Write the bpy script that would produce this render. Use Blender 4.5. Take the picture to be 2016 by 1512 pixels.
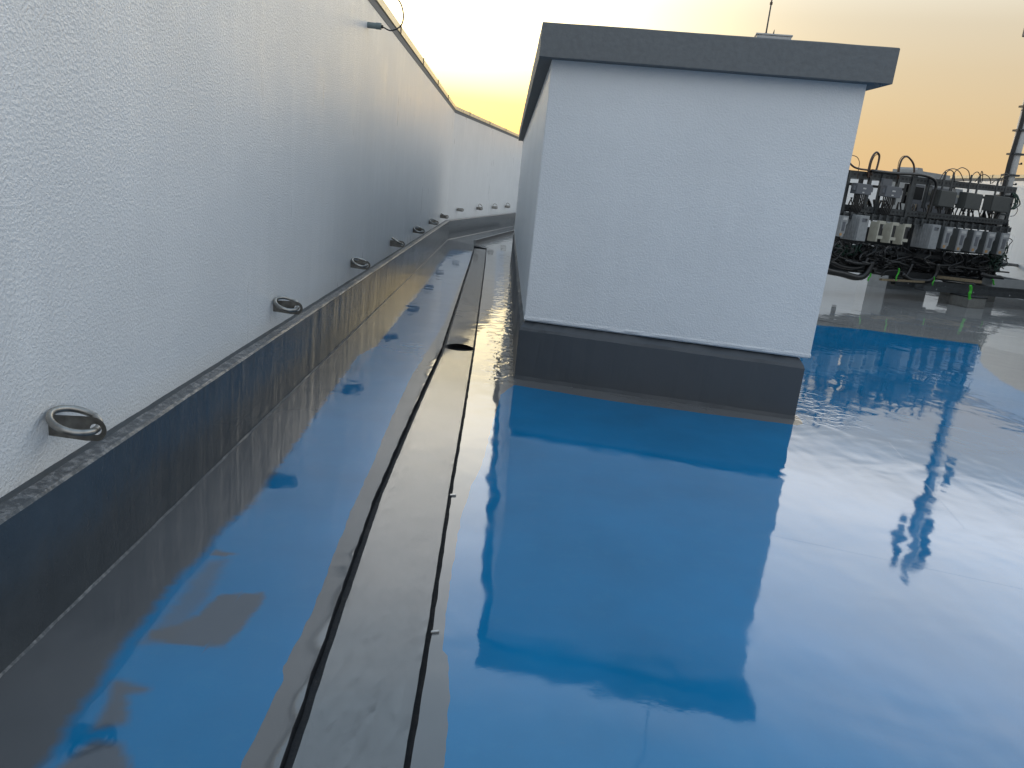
import bpy, bmesh, math, random
from mathutils import Vector, Matrix, noise
from mathutils.geometry import delaunay_2d_cdt
for o in list(bpy.data.objects): bpy.data.objects.remove(o)
S = bpy.context.scene
C = S.collection
random.seed(7)
PI = math.pi
# ------------------------------------------------------------------ camera
CAM_H = 1.5
FPX, PPX, PPY = 1488.126, 1008.0, 756.0
def _n(v): return Vector(v).normalized()
_g = _n((1000-PPX, 357-PPY, FPX)); _d = _n((418-PPX, 6318-PPY, FPX)); _r = _d.cross(_g)
RW = Matrix((_r, _g, -_d))                     # image (right, down, forward) -> world
CAMP = Vector((0, 0, CAM_H))
cd = bpy.data.cameras.new('camera'); cam = bpy.data.objects.new('camera', cd); C.objects.link(cam)
M = Matrix(((RW[0][0], -RW[0][1], -RW[0][2]), (RW[1][0], -RW[1][1], -RW[1][2]), (RW[2][0], -RW[2][1], -RW[2][2]))).to_4x4()
M.translation = CAMP; cam.matrix_world = M
cd.sensor_width = 36; cd.lens = 36*FPX/2016; cd.clip_end = 3000; cd.clip_start = .02
S.camera = cam
# ------------------------------------------------------------------ world, sun, exposure
SUN_AZ = math.radians(-7.0)     # from +Y towards +X
SUN_EL = math.radians(2.0)
W = bpy.data.worlds.new('World'); S.world = W; W.use_nodes = True
nt = W.node_tree; nt.nodes.clear(); L = nt.links.new
def N(t, **k):
    n = nt.nodes.new(t)
    for a, b in k.items(): setattr(n, a, b)
    return n
def mth(op, a, b=None, c=None, clamp=False):
    n = N('ShaderNodeMath', operation=op); n.use_clamp = clamp
    for i, v in enumerate((a, b, c)):
        if v is None: continue
        if isinstance(v, (int, float)): n.inputs[i].default_value = v
        else: L(v, n.inputs[i])
    return n.outputs[0]
def vscale(col, f):
    n = N('ShaderNodeVectorMath', operation='SCALE')
    if isinstance(col, tuple): n.inputs[0].default_value = col
    else: L(col, n.inputs[0])
    if isinstance(f, (int, float)): n.inputs['Scale'].default_value = f
    else: L(f, n.inputs['Scale'])
    return n.outputs[0]
def vadd(a, b):
    n = N('ShaderNodeVectorMath', operation='ADD'); L(a, n.inputs[0]); L(b, n.inputs[1]); return n.outputs[0]
tc = N('ShaderNodeTexCoord'); nrm = N('ShaderNodeVectorMath', operation='NORMALIZE'); L(tc.outputs['Generated'], nrm.inputs[0])
sx = N('ShaderNodeSeparateXYZ'); L(nrm.outputs[0], sx.inputs[0])
el = mth('MULTIPLY', mth('ARCSINE', sx.outputs[2]), 180/PI/90)     # 0..1 = 0..90 deg
def ramp(fac, stops):
    r = N('ShaderNodeValToRGB'); L(fac, r.inputs[0]); cr = r.color_ramp
    while len(cr.elements) > 1: cr.elements.remove(cr.elements[-1])
    for i, (p, c) in enumerate(stops):
        e = cr.elements[0] if i == 0 else cr.elements.new(p)
        e.position = p; e.color = (*c, 1)
    return r.outputs[0]
# clear dusk sky, away from the glow (stops in degrees of elevation / 90)
base = ramp(el, [(0.0, (.74, .47, .24)), (.05, (.73, .52, .28)), (.105, (.70, .56, .37)), (.135, (.71, .61, .45)), (.165, (.86, .80, .66)), (.185, (1.9, 1.8, 1.62)), (.21, (2.6, 2.5, 2.32)),
                 (.25, (2.3, 2.3, 2.25)), (.32, (1.9, 1.95, 2.0)), (.37, (1.22, 1.38, 1.54)), (.43, (.66, .90, 1.14)), (.60, (.46, .72, 1.0)), (1.0, (.50, .67, .90))])
anti = ramp(el, [(0.0, (.76, .80, .85)), (.15, (.98, 1.04, 1.10)), (.35, (.88, .98, 1.10)), (1.0, (.55, .72, .96))])
sund = Vector((math.sin(SUN_AZ)*math.cos(SUN_EL), math.cos(SUN_AZ)*math.cos(SUN_EL), math.sin(SUN_EL)))
dt = N('ShaderNodeVectorMath', operation='DOT_PRODUCT'); L(nrm.outputs[0], dt.inputs[0]); dt.inputs[1].default_value = (math.sin(SUN_AZ), math.cos(SUN_AZ), 0)
side = mth('MULTIPLY_ADD', dt.outputs['Value'], .9, .55, clamp=True)
mx = N('ShaderNodeMix', data_type='RGBA'); L(side, mx.inputs[0]); L(anti, mx.inputs[6]); L(base, mx.inputs[7])
col = mx.outputs[2]
dg = N('ShaderNodeVectorMath', operation='DOT_PRODUCT'); L(nrm.outputs[0], dg.inputs[0]); dg.inputs[1].default_value = sund
dd = mth('MAXIMUM', dg.outputs['Value'], 0.0)
g1 = vscale((1.0, .86, .55), mth('MULTIPLY', mth('POWER', dd, 32.0), 4.6))
g2 = vscale((1.0, .93, .74), mth('MULTIPLY', mth('POWER', dd, 8.0), .22))
lowair = ramp(el, [(0.0, (.30, .16, .02)), (.06, (.42, .30, .07)), (.085, (.75, .66, .36)), (.115, (1, .96, .82)), (.15, (1, 1, 1))])   # the glow reddens towards the horizon
gm = N('ShaderNodeVectorMath', operation='MULTIPLY'); L(vadd(g1, g2), gm.inputs[0]); L(lowair, gm.inputs[1]); glow = gm.outputs[0]
sm = vadd(col, glow)
nish = N('ShaderNodeTexSky', sky_type='NISHITA'); nish.sun_disc = False; nish.sun_elevation = SUN_EL; nish.sun_rotation = SUN_AZ
tot = vadd(sm, vscale(nish.outputs[0], .008))
bg = N('ShaderNodeBackground'); L(tot, bg.inputs[0]); bg.inputs[1].default_value = 1.0
wo = N('ShaderNodeOutputWorld'); L(bg.outputs[0], wo.inputs[0])
sl = bpy.data.lights.new('sun', 'SUN'); sl.energy = .5; sl.angle = math.radians(.5); sl.color = (1, .72, .42)
so = bpy.data.objects.new('sun', sl); C.objects.link(so); so.rotation_euler = (-sund).to_track_quat('-Z', 'Y').to_euler()
S.view_settings.view_transform = 'Standard'; S.view_settings.look = 'None'; S.view_settings.gamma = 1; S.view_settings.exposure = 0.0
S.render.engine = 'CYCLES'
# ------------------------------------------------------------------ geometry helpers
def wray(px, py): return RW @ Vector((px-PPX, py-PPY, FPX))
def obj(name, bm, mat, parent=None, smooth=False, loc=None):
    me = bpy.data.meshes.new(name); bmesh.ops.recalc_face_normals(bm, faces=bm.faces); bm.to_mesh(me); bm.free()
    for m_ in (mat if isinstance(mat, (list, tuple)) else [mat]): me.materials.append(m_)
    if smooth:
        for p in me.polygons: p.use_smooth = True
    o = bpy.data.objects.new(name, me); C.objects.link(o)
    if parent: o.parent = parent
    if loc: o.location = loc
    return o
def tag(o, label=None, cat=None, group=None, kind=None):
    if label: o['label'] = label
    if cat: o['category'] = cat
    if group: o['group'] = group
    if kind: o['kind'] = kind
    return o
def thing(name, label, cat, loc=(0, 0, 0), rz=0, group=None):
    o = bpy.data.objects.new(name, None); C.objects.link(o); o.location = loc; o.rotation_euler = (0, 0, rz); o.empty_display_size = .1
    return tag(o, label, cat, group)
def copy_tree(o, parent=None):
    c = o.copy(); C.objects.link(c)
    if parent: c.parent = parent
    for ch in list(o.children): copy_tree(ch, c)
    return c
def BM(): return bmesh.new()
def box(bm, x0, x1, y0, y1, z0, z1, bev=0, mat=0, xf=None):
    r = bmesh.ops.create_cube(bm, size=1)
    for v in r['verts']: v.co = Vector(((x0+x1)/2+v.co.x*(x1-x0), (y0+y1)/2+v.co.y*(y1-y0), (z0+z1)/2+v.co.z*(z1-z0)))
    fs = {f for v in r['verts'] for f in v.link_faces}
    vs = set(r['verts'])
    if bev:
        b = bmesh.ops.bevel(bm, geom=list({e for v in vs for e in v.link_edges}), offset=bev, segments=2, affect='EDGES', profile=.6)
        vs = {v for f in b['faces'] for v in f.verts}; fs = set(b['faces']) | {f for f in fs if f.is_valid}
        vs |= {v for f in fs for v in f.verts}
    for f in fs:
        if f.is_valid: f.material_index = mat
    if xf is not None:
        for v in vs: v.co = xf @ v.co
def smoothpath(pts, n=6):
    pts = [Vector(p) for p in pts]; out = []
    for i in range(len(pts)-1):
        p0 = pts[max(i-1, 0)]; p1 = pts[i]; p2 = pts[i+1]; p3 = pts[min(i+2, len(pts)-1)]
        for k in range(n):
            t = k/n
            out.append(.5*((2*p1)+(p2-p0)*t+(2*p0-5*p1+4*p2-p3)*t*t+(3*p1-p0-3*p2+p3)*t**3))
    out.append(pts[-1]); return out
def tube(bm, pts, r, seg=8, caps=True, mat=0):
    pts = [Vector(p) for p in pts]; rings = []; up = Vector((.13, .21, 1)).normalized()
    for i, p in enumerate(pts):
        t = (pts[min(i+1, len(pts)-1)]-pts[max(i-1, 0)])
        if t.length < 1e-9: t = Vector((0, 0, 1))
        t.normalize()
        a = t.cross(up)
        if a.length < .05: a = t.cross(Vector((1, 0, 0)))
        a.normalize(); b = t.cross(a); up = b if b.dot(up) > 0 else -b
        rr = r(i) if callable(r) else r
        rings.append([bm.verts.new(p+a*math.cos(2*PI*k/seg)*rr+b*math.sin(2*PI*k/seg)*rr) for k in range(seg)])
    for i in range(len(rings)-1):
        for k in range(seg):
            f = bm.faces.new((rings[i][k], rings[i][(k+1) % seg], rings[i+1][(k+1) % seg], rings[i+1][k])); f.material_index = mat
    if caps:
        for rg in (rings[0], rings[-1]):
            try: bm.faces.new(rg).material_index = mat
            except ValueError: pass
def sweep(bm, path, prof, close=True, wob=0, capends=True, wscale=2.0, wobi=None, mats=None):
    """path: 2D points (x,y); prof: (offset to the right of travel, z). wobi: per-profile wobble sizes"""
    path = [Vector((p[0], p[1])) for p in path]; rings = []
    for i, p in enumerate(path):
        if i == 0: t = path[1]-p; m = 1
        elif i == len(path)-1: t = p-path[i-1]; m = 1
        else:
            t1 = (p-path[i-1]).normalized(); t2 = (path[i+1]-p).normalized(); t = t1+t2; m = 1/max(.3, math.sqrt((1+t1.dot(t2))/2))
        t.normalize(); nr = Vector((t.y, -t.x))*m
        rg = []
        for j, (o_, z) in enumerate(prof):
            w = wobi[j] if wobi else wob
            q = Vector((p.x*wscale+j*7.3, p.y*wscale, z*3))
            a = noise.fractal(q, .8, 2, 4)*w; b = noise.fractal(q+Vector((31, 17, 5)), .8, 2, 4)*w
            rg.append(bm.verts.new((p.x+nr.x*(o_+a), p.y+nr.y*(o_+a), z+b*.6)))
        rings.append(rg)
    n = len(prof)
    for i in range(len(rings)-1):
        for j in range(n if close else n-1):
            f = bm.faces.new((rings[i][j], rings[i][(j+1) % n], rings[i+1][(j+1) % n], rings[i+1][j]))
            if mats: f.material_index = mats[j]
    if capends and close:
        for rg in (rings[0], rings[-1]):
            try: bm.faces.new(rg)
            except ValueError: pass
def dens(a, b, step, grow=0):
    a = Vector(a); b = Vector(b); out = []; L_ = (b-a).length; s = 0; d = step
    while s < L_-d*.5:
        out.append(a.lerp(b, s/L_)); s += d; d *= 1+grow
    out.append(b.copy()); return [tuple(v) for v in out]
# ------------------------------------------------------------------ materials
class MT:
    def __init__(s, name):
        s.m = bpy.data.materials.new(name); s.m.use_nodes = True; s.t = s.m.node_tree; s.t.nodes.clear()
        s.p = s.t.nodes.new('ShaderNodeBsdfPrincipled'); o = s.t.nodes.new('ShaderNodeOutputMaterial'); s.t.links.new(s.p.outputs[0], o.inputs[0])
        s.co = s.t.nodes.new('ShaderNodeTexCoord').outputs['Object']
    def n(s, t, **k):
        x = s.t.nodes.new(t)
        for a, b in k.items(): setattr(x, a, b)
        return x
    def link(s, a, b): s.t.links.new(a, b)
    def mapped(s, sc):
        m = s.n('ShaderNodeMapping'); s.link(s.co, m.inputs[0]); m.inputs['Scale'].default_value = sc if isinstance(sc, tuple) else (sc,)*3; return m.outputs[0]
    def noise(s, sc, detail=3, rough=.5, vec=1.0, dist=0):
        x = s.n('ShaderNodeTexNoise'); s.link(s.mapped(vec), x.inputs[0]); x.inputs['Scale'].default_value = sc; x.inputs['Detail'].default_value = detail
        x.inputs['Roughness'].default_value = rough; x.inputs['Distortion'].default_value = dist; return x.outputs[0]
    def rmp(s, f, a, b, c0, c1):
        r = s.n('ShaderNodeMapRange'); s.link(f, r.inputs[0])
        for i, v in zip((1, 2, 3, 4), (a, b, c0, c1)): r.inputs[i].default_value = v
        return r.outputs[0]
    def mix(s, f, a, b):
        x = s.n('ShaderNodeMix', data_type='RGBA')
        for i, v in ((0, f), (6, a), (7, b)):
            if isinstance(v, (int, float)): x.inputs[i].default_value = v
            elif isinstance(v, tuple): x.inputs[i].default_value = (*v, 1)
            else: s.link(v, x.inputs[i])
        return x.outputs[2]
    def bump(s, h, dist, strength=1.0, prev=None):
        b = s.n('ShaderNodeBump'); s.link(h, b.inputs['Height']); b.inputs['Distance'].default_value = dist; b.inputs['Strength'].default_value = strength
        if prev is not None: s.link(prev, b.inputs['Normal'])
        return b.outputs[0]
    def set(s, **k):
        for a, v in k.items():
            i = s.p.inputs[{'col': 'Base Color', 'rough': 'Roughness', 'metal': 'Metallic', 'nrm': 'Normal', 'spec': 'Specular IOR Level', 'ior': 'IOR', 'coat': 'Coat Weight', 'coatr': 'Coat Roughness', 'coatn': 'Coat Normal'}[a]]
            if isinstance(v, (int, float)): i.default_value = v
            elif isinstance(v, tuple): i.default_value = (*v, 1)
            else: s.link(v, i)
        return s.m
def floormix(name):
    m = MT(name); at = m.n('ShaderNodeAttribute', attribute_name='paint'); sp = m.n('ShaderNodeSeparateColor'); m.link(at.outputs['Color'], sp.inputs[0])
    f = m.noise(1.3, 4, .55); w1 = m.noise(1.7, 2, .5, dist=.6); w2 = m.noise(6, 1.2, .4, vec=(1, .55, 1)); w3 = m.noise(45, 3, .6); g = m.noise(9, 6, .7); fine = m.noise(60, 4, .7)
    lo, hi = .88, 1.12
    def two(c): return m.mix(m.rmp(f, .3, .7, 0, 1), tuple(x*lo for x in c), tuple(x*hi for x in c))
    grey = m.mix(sp.outputs[1], two((.135, .135, .135)), two((.088, .092, .098)))
    grey = m.mix(sp.outputs[2], grey, two((.23, .225, .215)))  # far floor behind the blue: missing reflected light put into a lighter grey
    blue = two((.004, .146, .315))
    # rubbed, slightly chalky roller passes in the blue, grit in the grey
    blue = m.mix(m.rmp(g, .52, .72, 0, .16), blue, (.03, .20, .34))
    c = m.mix(sp.outputs[0], grey, blue)
    c = m.mix(m.rmp(fine, .60, .75, 0, .10), c, (.16, .16, .15))
    xyz = m.n('ShaderNodeSeparateXYZ'); m.link(m.co, xyz.inputs[0])
    def mul(a, b):
        q = m.n('ShaderNodeMath', operation='MULTIPLY'); m.link(a, q.inputs[0]); m.link(b, q.inputs[1]); return q.outputs[0]
    def area(x0, x1, y0, y1, sx_, sy_):
        o_ = xyz.outputs; return mul(mul(m.rmp(o_[0], x0-sx_, x0, 0, 1), m.rmp(o_[0], x1, x1+sx_, 1, 0)), mul(m.rmp(o_[1], y0-sy_, y0, 0, 1), m.rmp(o_[1], y1, y1+sy_, 1, 0)))
    # wrinkled, lumpy paint skin: beside the block's left foot, at its right corner and on the lip left of the gutter
    wr = m.n('ShaderNodeMath', operation='ADD', use_clamp=True); m.link(area(-.02, .20, 5.9, 16, .06, .5), wr.inputs[0]); m.link(area(2.36, 2.7, 5.5, 7.6, .3, .3), wr.inputs[1])
    wr2 = m.n('ShaderNodeMath', operation='ADD', use_clamp=True); m.link(wr.outputs[0], wr2.inputs[0]); wr2.inputs[1].default_value = 0
    lump = mul(wr2.outputs[0], m.rmp(m.noise(10, 2.5, .5, dist=.8), .48, .72, 0, 1))
    n0 = m.bump(lump, .0013); n1 = m.bump(w1, .0036, 1, n0); n2 = m.bump(w2, .0014, 1, n1); n3 = m.bump(w3, .00006, 1, n2)
    sc = m.noise(2.5, 5, .65)
    return m.set(col=c, rough=m.rmp(sc, .4, .78, .025, .10), nrm=n3, ior=1.6)
def simple(name, col, rough=.5, metal=0, var=.15, sc=20, bump=0):
    m = MT(name); f = m.noise(sc, 4)
    c = m.mix(m.rmp(f, .3, .7, 0, 1), tuple(x*(1-var) for x in col), tuple(min(1, x*(1+var)) for x in col))
    k = dict(col=c, rough=m.rmp(f, .3, .7, rough*.85, min(1, rough*1.15)), metal=metal)
    if bump: k['nrm'] = m.bump(f, bump)
    return m.set(**k)
def stucco(name, col, streak=1.0, rough=.36, grain=.0020):
    m = MT(name)
    a = m.noise(85, 3, .6); a2 = m.noise(210, 2, .5); big = m.noise(1.1, 4, .6)
    h = m.n('ShaderNodeMath', operation='MULTIPLY_ADD'); m.link(a2, h.inputs[0]); h.inputs[1].default_value = .3; m.link(m.rmp(a, .38, .68, 0, 1), h.inputs[2])
    st = m.noise(7, 4, .6, vec=(1, 1, .05)); st2 = m.noise(1.5, 2)
    sm = m.n('ShaderNodeMath', operation='MULTIPLY'); m.link(m.rmp(st, .42, .75, 0, 1), sm.inputs[0]); m.link(m.rmp(st2, .4, .65, 0, 1), sm.inputs[1])
    c = m.mix(m.rmp(big, .3, .7, 0, 1), tuple(x*.93 for x in col), col)
    c = m.mix(m.rmp(sm.outputs[0], 0, 1, 0, .6*streak), c, tuple(min(.85, x*1.12) for x in col))  # glossy runs also lightened: sky sheen painted into the colour
    rg = m.rmp(sm.outputs[0], 0, 1, rough, rough-.16*streak)
    n1 = m.bump(h.outputs[0], grain)
    n2 = m.bump(big, .02, .6, n1)
    return m.set(col=c, rough=rg, nrm=n2, spec=.8)
def darkpaint(name, col=(.044, .051, .057), rough=.2, streak=1.0):
    m = MT(name)
    st = m.noise(26, 5, .65, vec=(1, 1, .05)); f = m.noise(6, 5, .6); g = m.noise(120, 3)
    c = m.mix(m.rmp(f, .35, .7, 0, 1), tuple(x*.9 for x in col), tuple(x*1.12 for x in col))
    n1 = m.bump(st, .0010*streak); n2 = m.bump(f, .004, 1, n1); n3 = m.bump(g, .0005, 1, n2)
    return m.set(col=c, rough=m.rmp(st, .38, .66, rough*.75, rough*1.35), nrm=n3)
def floorpaint(name, col, rough=.035, wave=1.0, var=.12, spec=.5, dirt=.0, ior=1.5):
    m = MT(name)
    f = m.noise(1.3, 4, .55); w1 = m.noise(1.7, 2, .5, dist=.6); w2 = m.noise(7, 3, .55, vec=(1, .55, 1)); w3 = m.noise(45, 3, .6)
    c = m.mix(m.rmp(f, .3, .7, 0, 1), tuple(x*(1-var) for x in col), tuple(x*(1+var) for x in col))
    if dirt:
        c = m.mix(m.rmp(m.noise(3.5, 6, .7), .5, .75, 0, dirt), c, (.2, .18, .15))
    n1 = m.bump(w1, .0042*wave); n2 = m.bump(w2, .0017*wave, 1, n1); n3 = m.bump(w3, .00006*wave, 1, n2)
    return m.set(col=c, rough=m.rmp(m.noise(2.5, 5, .65), .4, .75, rough*.7, rough*2.0), nrm=n3, spec=spec, ior=ior)
MW = stucco('white_stucco', (.70, .705, .70)); MWB = stucco('white_stucco_block', (.68, .69, .69), .35, .5, .0018)
MK = darkpaint('dark_kerb_paint'); MPL = simple('dark_plinth_paint', (.050, .057, .065), .42, 0, .08, 2.5, .006)
MKT = simple('kerb_top_paint', (.042, .050, .056), .62, 0, .25, 14, .002)
def lip(name):
    m = MT(name); f = m.noise(38, 6, .75); g = m.noise(3.5, 3, .6); c = m.mix(m.rmp(f, .48, .60, 0, 1), (.050, .056, .062), (.15, .155, .16))  # lighter mottling is sky sheen painted into the kerb edge and base bead
    return m.set(col=c, rough=m.rmp(f, .45, .6, .5, .16), nrm=m.bump(g, .012, 1, m.bump(f, .003)))
MCH = lip('kerb_edge_painted_sheen')
MCO = simple('matte_grey_cornice', (.125, .132, .134), .7, 0, .12, 30, .004)
MCOP = simple('coping_capping', (.78, .62, .38), .3, 0, .12, 12)
MBLUE = floorpaint('blue_floor_paint', (.004, .142, .30), ior=1.6); MGREY = floorpaint('grey_floor_paint', (.135, .135, .135), .04, 1.1, .1, ior=1.62)
MFLOOR = floormix('roof_floor_paint')
MGFAR = floorpaint('aged_grey_floor', (.16, .155, .15), .10, 1.2, .2, dirt=.25)
MCOV = floorpaint('grey_cover_paint', (.265, .262, .255), .08, .5, .06, ior=2.1)
MTR = simple('trench_dark', (.022, .024, .028), .7, 0, .3, 40, .003)
MST = simple('stained_steel', (.31, .295, .27), .38, 1.0, .3, 25, .0008)
MGALV = simple('galvanised_steel', (.052, .057, .060), .5, .6, .25, 9)
MDKS = simple('dark_steel', (.018, .020, .022), .55, .4, .3, 12)
MUNIT = simple('light_grey_casing', (.22, .23, .235), .5, 0, .15, 14); MUNIS = simple('mid_grey_casing', (.06, .068, .07), .5, 0, .15, 10)
MCREAM = simple('cream_casing', (.34, .33, .27), .45, 0, .1, 10); MJB = simple('dark_box_casing', (.036, .040, .038), .6, 0, .12, 10)
MCTL = simple('grey_box_casing', (.085, .092, .105), .5, 0, .12, 10); MBLK = simple('black_cable', (.004, .004, .0045), .45, 0, .3, 10)
MBRN = simple('brown_cable', (.04, .02, .011), .45, 0, .3, 10); MGRN = simple('green_cable', (.004, .03, .018), .5, 0, .3, 10)
MTIE = simple('bright_green_strap', (.04, .36, .02), .6, 0, .15, 30); MLAB = simple('white_label', (.4, .4, .39), .5, 0, .1, 60)
MORG = simple('orange_sticker', (.35, .20, .08), .6, 0, .3, 40); MCONC = simple('concrete', (.13, .13, .12), .85, 0, .2, 18, .004)
MTIM = simple('pale_timber', (.16, .125, .075), .7, 0, .3, 20); MPALE = simple('pale_grey_metal', (.24, .25, .25), .5, 0, .1, 6)
MOLV = simple('olive_lamp_body', (.12, .10, .06), .5, 0, .2, 20); MSOCK = simple('grey_socket', (.15, .19, .19), .4, 0, .1, 20)
MGND = simple('city_ground', (.12, .12, .11), .9, 0, .3, .05)
# ------------------------------------------------------------------ wall, kerb and gutter lines (metres, camera above the origin)
WX = -1.40; CY = 18.9; WH = 3.0; YN = -4.0
w2d = Vector((1.65, 8.6)).normalized()
WC = Vector((WX, CY)); W2E = WC + w2d*16.5
farR = Vector((12.8, 29.0))
kd = .10
KC = Vector((WX+kd, CY-.35)); K2E = W2E+Vector((kd, -.05))
# ------------------------------------------------------------------ floor (one mesh, painted grey and blue, with the gutter slot cut out)
LG = [(-.405, YN+.6), (-.43, 1.0), (-.437, 1.635), (-.458, 2.29), (-.485, 3.37), (-.475, 4.7), (-.45, 6.6), (-.50, 10.0), (-.56, 14.0), (-.63, 17.9)]
RG = [(-.075, YN+.6), (-.09, 1.0), (-.105, 1.635), (-.107, 2.25), (-.123, 3.45), (-.130, 4.7), (-.150, 6.7), (-.20, 10.0), (-.262, 14.0), (-.325, 17.1)]
def interp(pl, y):
    for (x0, y0), (x1, y1) in zip(pl, pl[1:]):
        if y0 <= y <= y1: return x0+(x1-x0)*(y-y0)/(y1-y0)
    return pl[-1][0] if y > pl[-1][1] else pl[0][0]
def dense_y(pl, y0, y1, d0=.06, amp=.003, seed=0.0):
    out = []; y = y0; d = d0
    while y < y1:
        out.append((interp(pl, y)+noise.fractal(Vector((seed, y*9, 0)), .9, 2.2, 4)*amp, y)); y += max(d0, y*.012)
    out.append((interp(pl, y1), y1)); return out
sl_l = dense_y(LG, YN+.6, 17.55, .06, .0045, 1.3); sl_r = dense_y(RG, YN+.6, 17.25, .06, .0035, 8.1)
slot = sl_l + list(reversed(sl_r))
def rough_edge(pts, amp, step=.03, seed=0.0, closed=False):
    out = []; pp = list(pts)+([pts[0]] if closed else [])
    for a, b in zip(pp, pp[1:]):
        a = Vector(a); b = Vector(b); n = max(1, int((b-a).length/max(step, a.y*.01))); t = (b-a).normalized(); nr = Vector((-t.y, t.x))
        for k in range(n):
            q = a.lerp(b, k/n); out.append(tuple(q+nr*noise.fractal(Vector((q.x*11, q.y*11, seed)), .9, 2.2, 4)*amp))
    if not closed: out.append(tuple(pts[-1]))
    return out
LB = [(-1.0, YN+1.2), (-1.0, 1.0), (-1.0, 1.573), (-1.015, 1.737), (-1.026, 1.863), (-1.048, 2.055), (-1.046, 2.257), (-1.045, 2.457), (-1.03, 2.653), (-1.032, 2.874),
      (-.992, 3.138), (-1.01, 3.6), (-1.02, 4.125), (-1.047, 4.739), (-1.09, 6.053), (-1.00, 6.503), (-1.036, 8.736), (-1.022, 10.54), (-1.06, 13.0), (-1.05, 16.2)]
GL = [(-.55, 16.0), (-.55, 11.), (-.519, 7.846), (-.57, 6.0), (-.59, 5.37), (-.58, 4.522), (-.565, 3.719), (-.558, 3.173), (-.546, 2.736), (-.53, 2.433), (-.532, 2.163), (-.541, 2.02), (-.523, 1.955),
      (-.525, 1.833), (-.529, 1.725), (-.54, 1.0), (-.53, YN+1.2)]
blueA = rough_edge(LB, .006, .02, 2.0)+rough_edge(GL, .008, .02, 5.0)
BF0 = Vector((.208, 5.816)); BF1 = Vector((2.314, 5.403))           # block footprint, front edge
bdir = (BF1-BF0).normalized(); bn = Vector((bdir.y, -bdir.x)); BB0 = Vector((.24, 17.0)); BB1 = Vector((2.42, 16.6))
GRr = [(.07, YN+1.2), (.0, 1.0), (-.02, 1.661), (-.021, 1.945), (-.046, 2.143), (-.062, 2.17), (-.070, 2.38), (-.070, 2.778), (-.066, 3.107), (-.045, 3.484), (0.01, 3.87), (.05, 4.6), (.10, 5.3), (.195, 5.60)]
PFr = [(.215, 5.615), (.914, 5.43), (1.662, 5.325), (2.29, 5.255), (2.345, 5.31), (2.37, 5.42), (2.44, 7.0), (2.50, 10.5)]
RB = [(4.508, 10.455), (5.218, 10.50), (5.853, 10.335), (6.66, 10.17), (6.30, 9.5), (5.9, 8.9), (5.70, 8.5), (5.4, 7.7), (5.2, 6.6), (5.0, 5.6), (4.9, 4.0), (4.9, YN+1.2)]
blueB = rough_edge(GRr, .007, .02, 7.0)+rough_edge(PFr, .006, .03, 9.0)+rough_edge(RB, .02, .06, 11.0)
blueC = rough_edge([(-.02, 8.2), (.10, 8.3), (.09, 12.0), (.05, 17.0), (-.10, 17.0), (-.06, 12.0)], .01, .08, 13.0, True)
P1 = rough_edge([(-.870, 2.377), (-.724, 2.421), (-.709, 2.343), (-.722, 2.25), (-.729, 2.171), (-.75, 2.093), (-.894, 2.078), (-.99, 2.10), (-1.0, 2.14), (-.92, 2.19), (-.885, 2.27)], .004, .015, 3.0, True)
P2 = rough_edge([(-.995, 1.89), (-.979, 1.899), (-.879, 1.871), (-.879, 1.855), (-.93, 1.836), (-.881, 1.754), (-.874, 1.725), (-.95, 1.69), (-.96, 1.78)], .004, .015, 3.5, True)
P3 = rough_edge([(-.965, 1.556), (-.926, 1.66), (-.858, 1.651), (-.79, 1.576), (-.78, 1.45), (-.94, 1.40)], .004, .015, 4.5, True)
P5 = rough_edge([(-1.00, 2.06), (-.91, 2.09), (-.90, 2.35), (-.93, 2.62), (-.99, 2.60)], .006, .015, 8.5, True)
P4 = rough_edge([(-1.0, 2.690), (-.91, 2.677), (-.947, 2.645), (-1.0, 2.652)], .003, .015, 6.5, True)
def inside(p, poly):
    x, y = p; c = False; n = len(poly); j = n-1
    for i in range(n):
        xi, yi = poly[i]; xj, yj = poly[j]
        if (yi > y) != (yj > y) and x < (xj-xi)*(y-yi)/(yj-yi)+xi: c = not c
        j = i
    return c
outer = [(KC.x-.06-.0, YN), (12.9, YN), (12.9, 30.0), (W2E.x+1.2, 34.0), (K2E.x-.10, K2E.y), (KC.x-.06, KC.y+.1)]
farline = [(2.6, 10.52), (12.85, 10.0)]
verts = []; edges = []
def addloop(pts, closed=True):
    b = len(verts); verts.extend([Vector((p[0], p[1])) for p in pts]); n = len(pts)
    for i in range(n if closed else n-1): edges.append((b+i, b+(i+1) % n))
for lp in (outer, slot, blueB, blueC, rough_edge(GL, .008, .02, 5.0)+rough_edge([(-.80, YN+1.2), (-.80, 16.0)], 0, .1)): addloop(lp)
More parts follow.
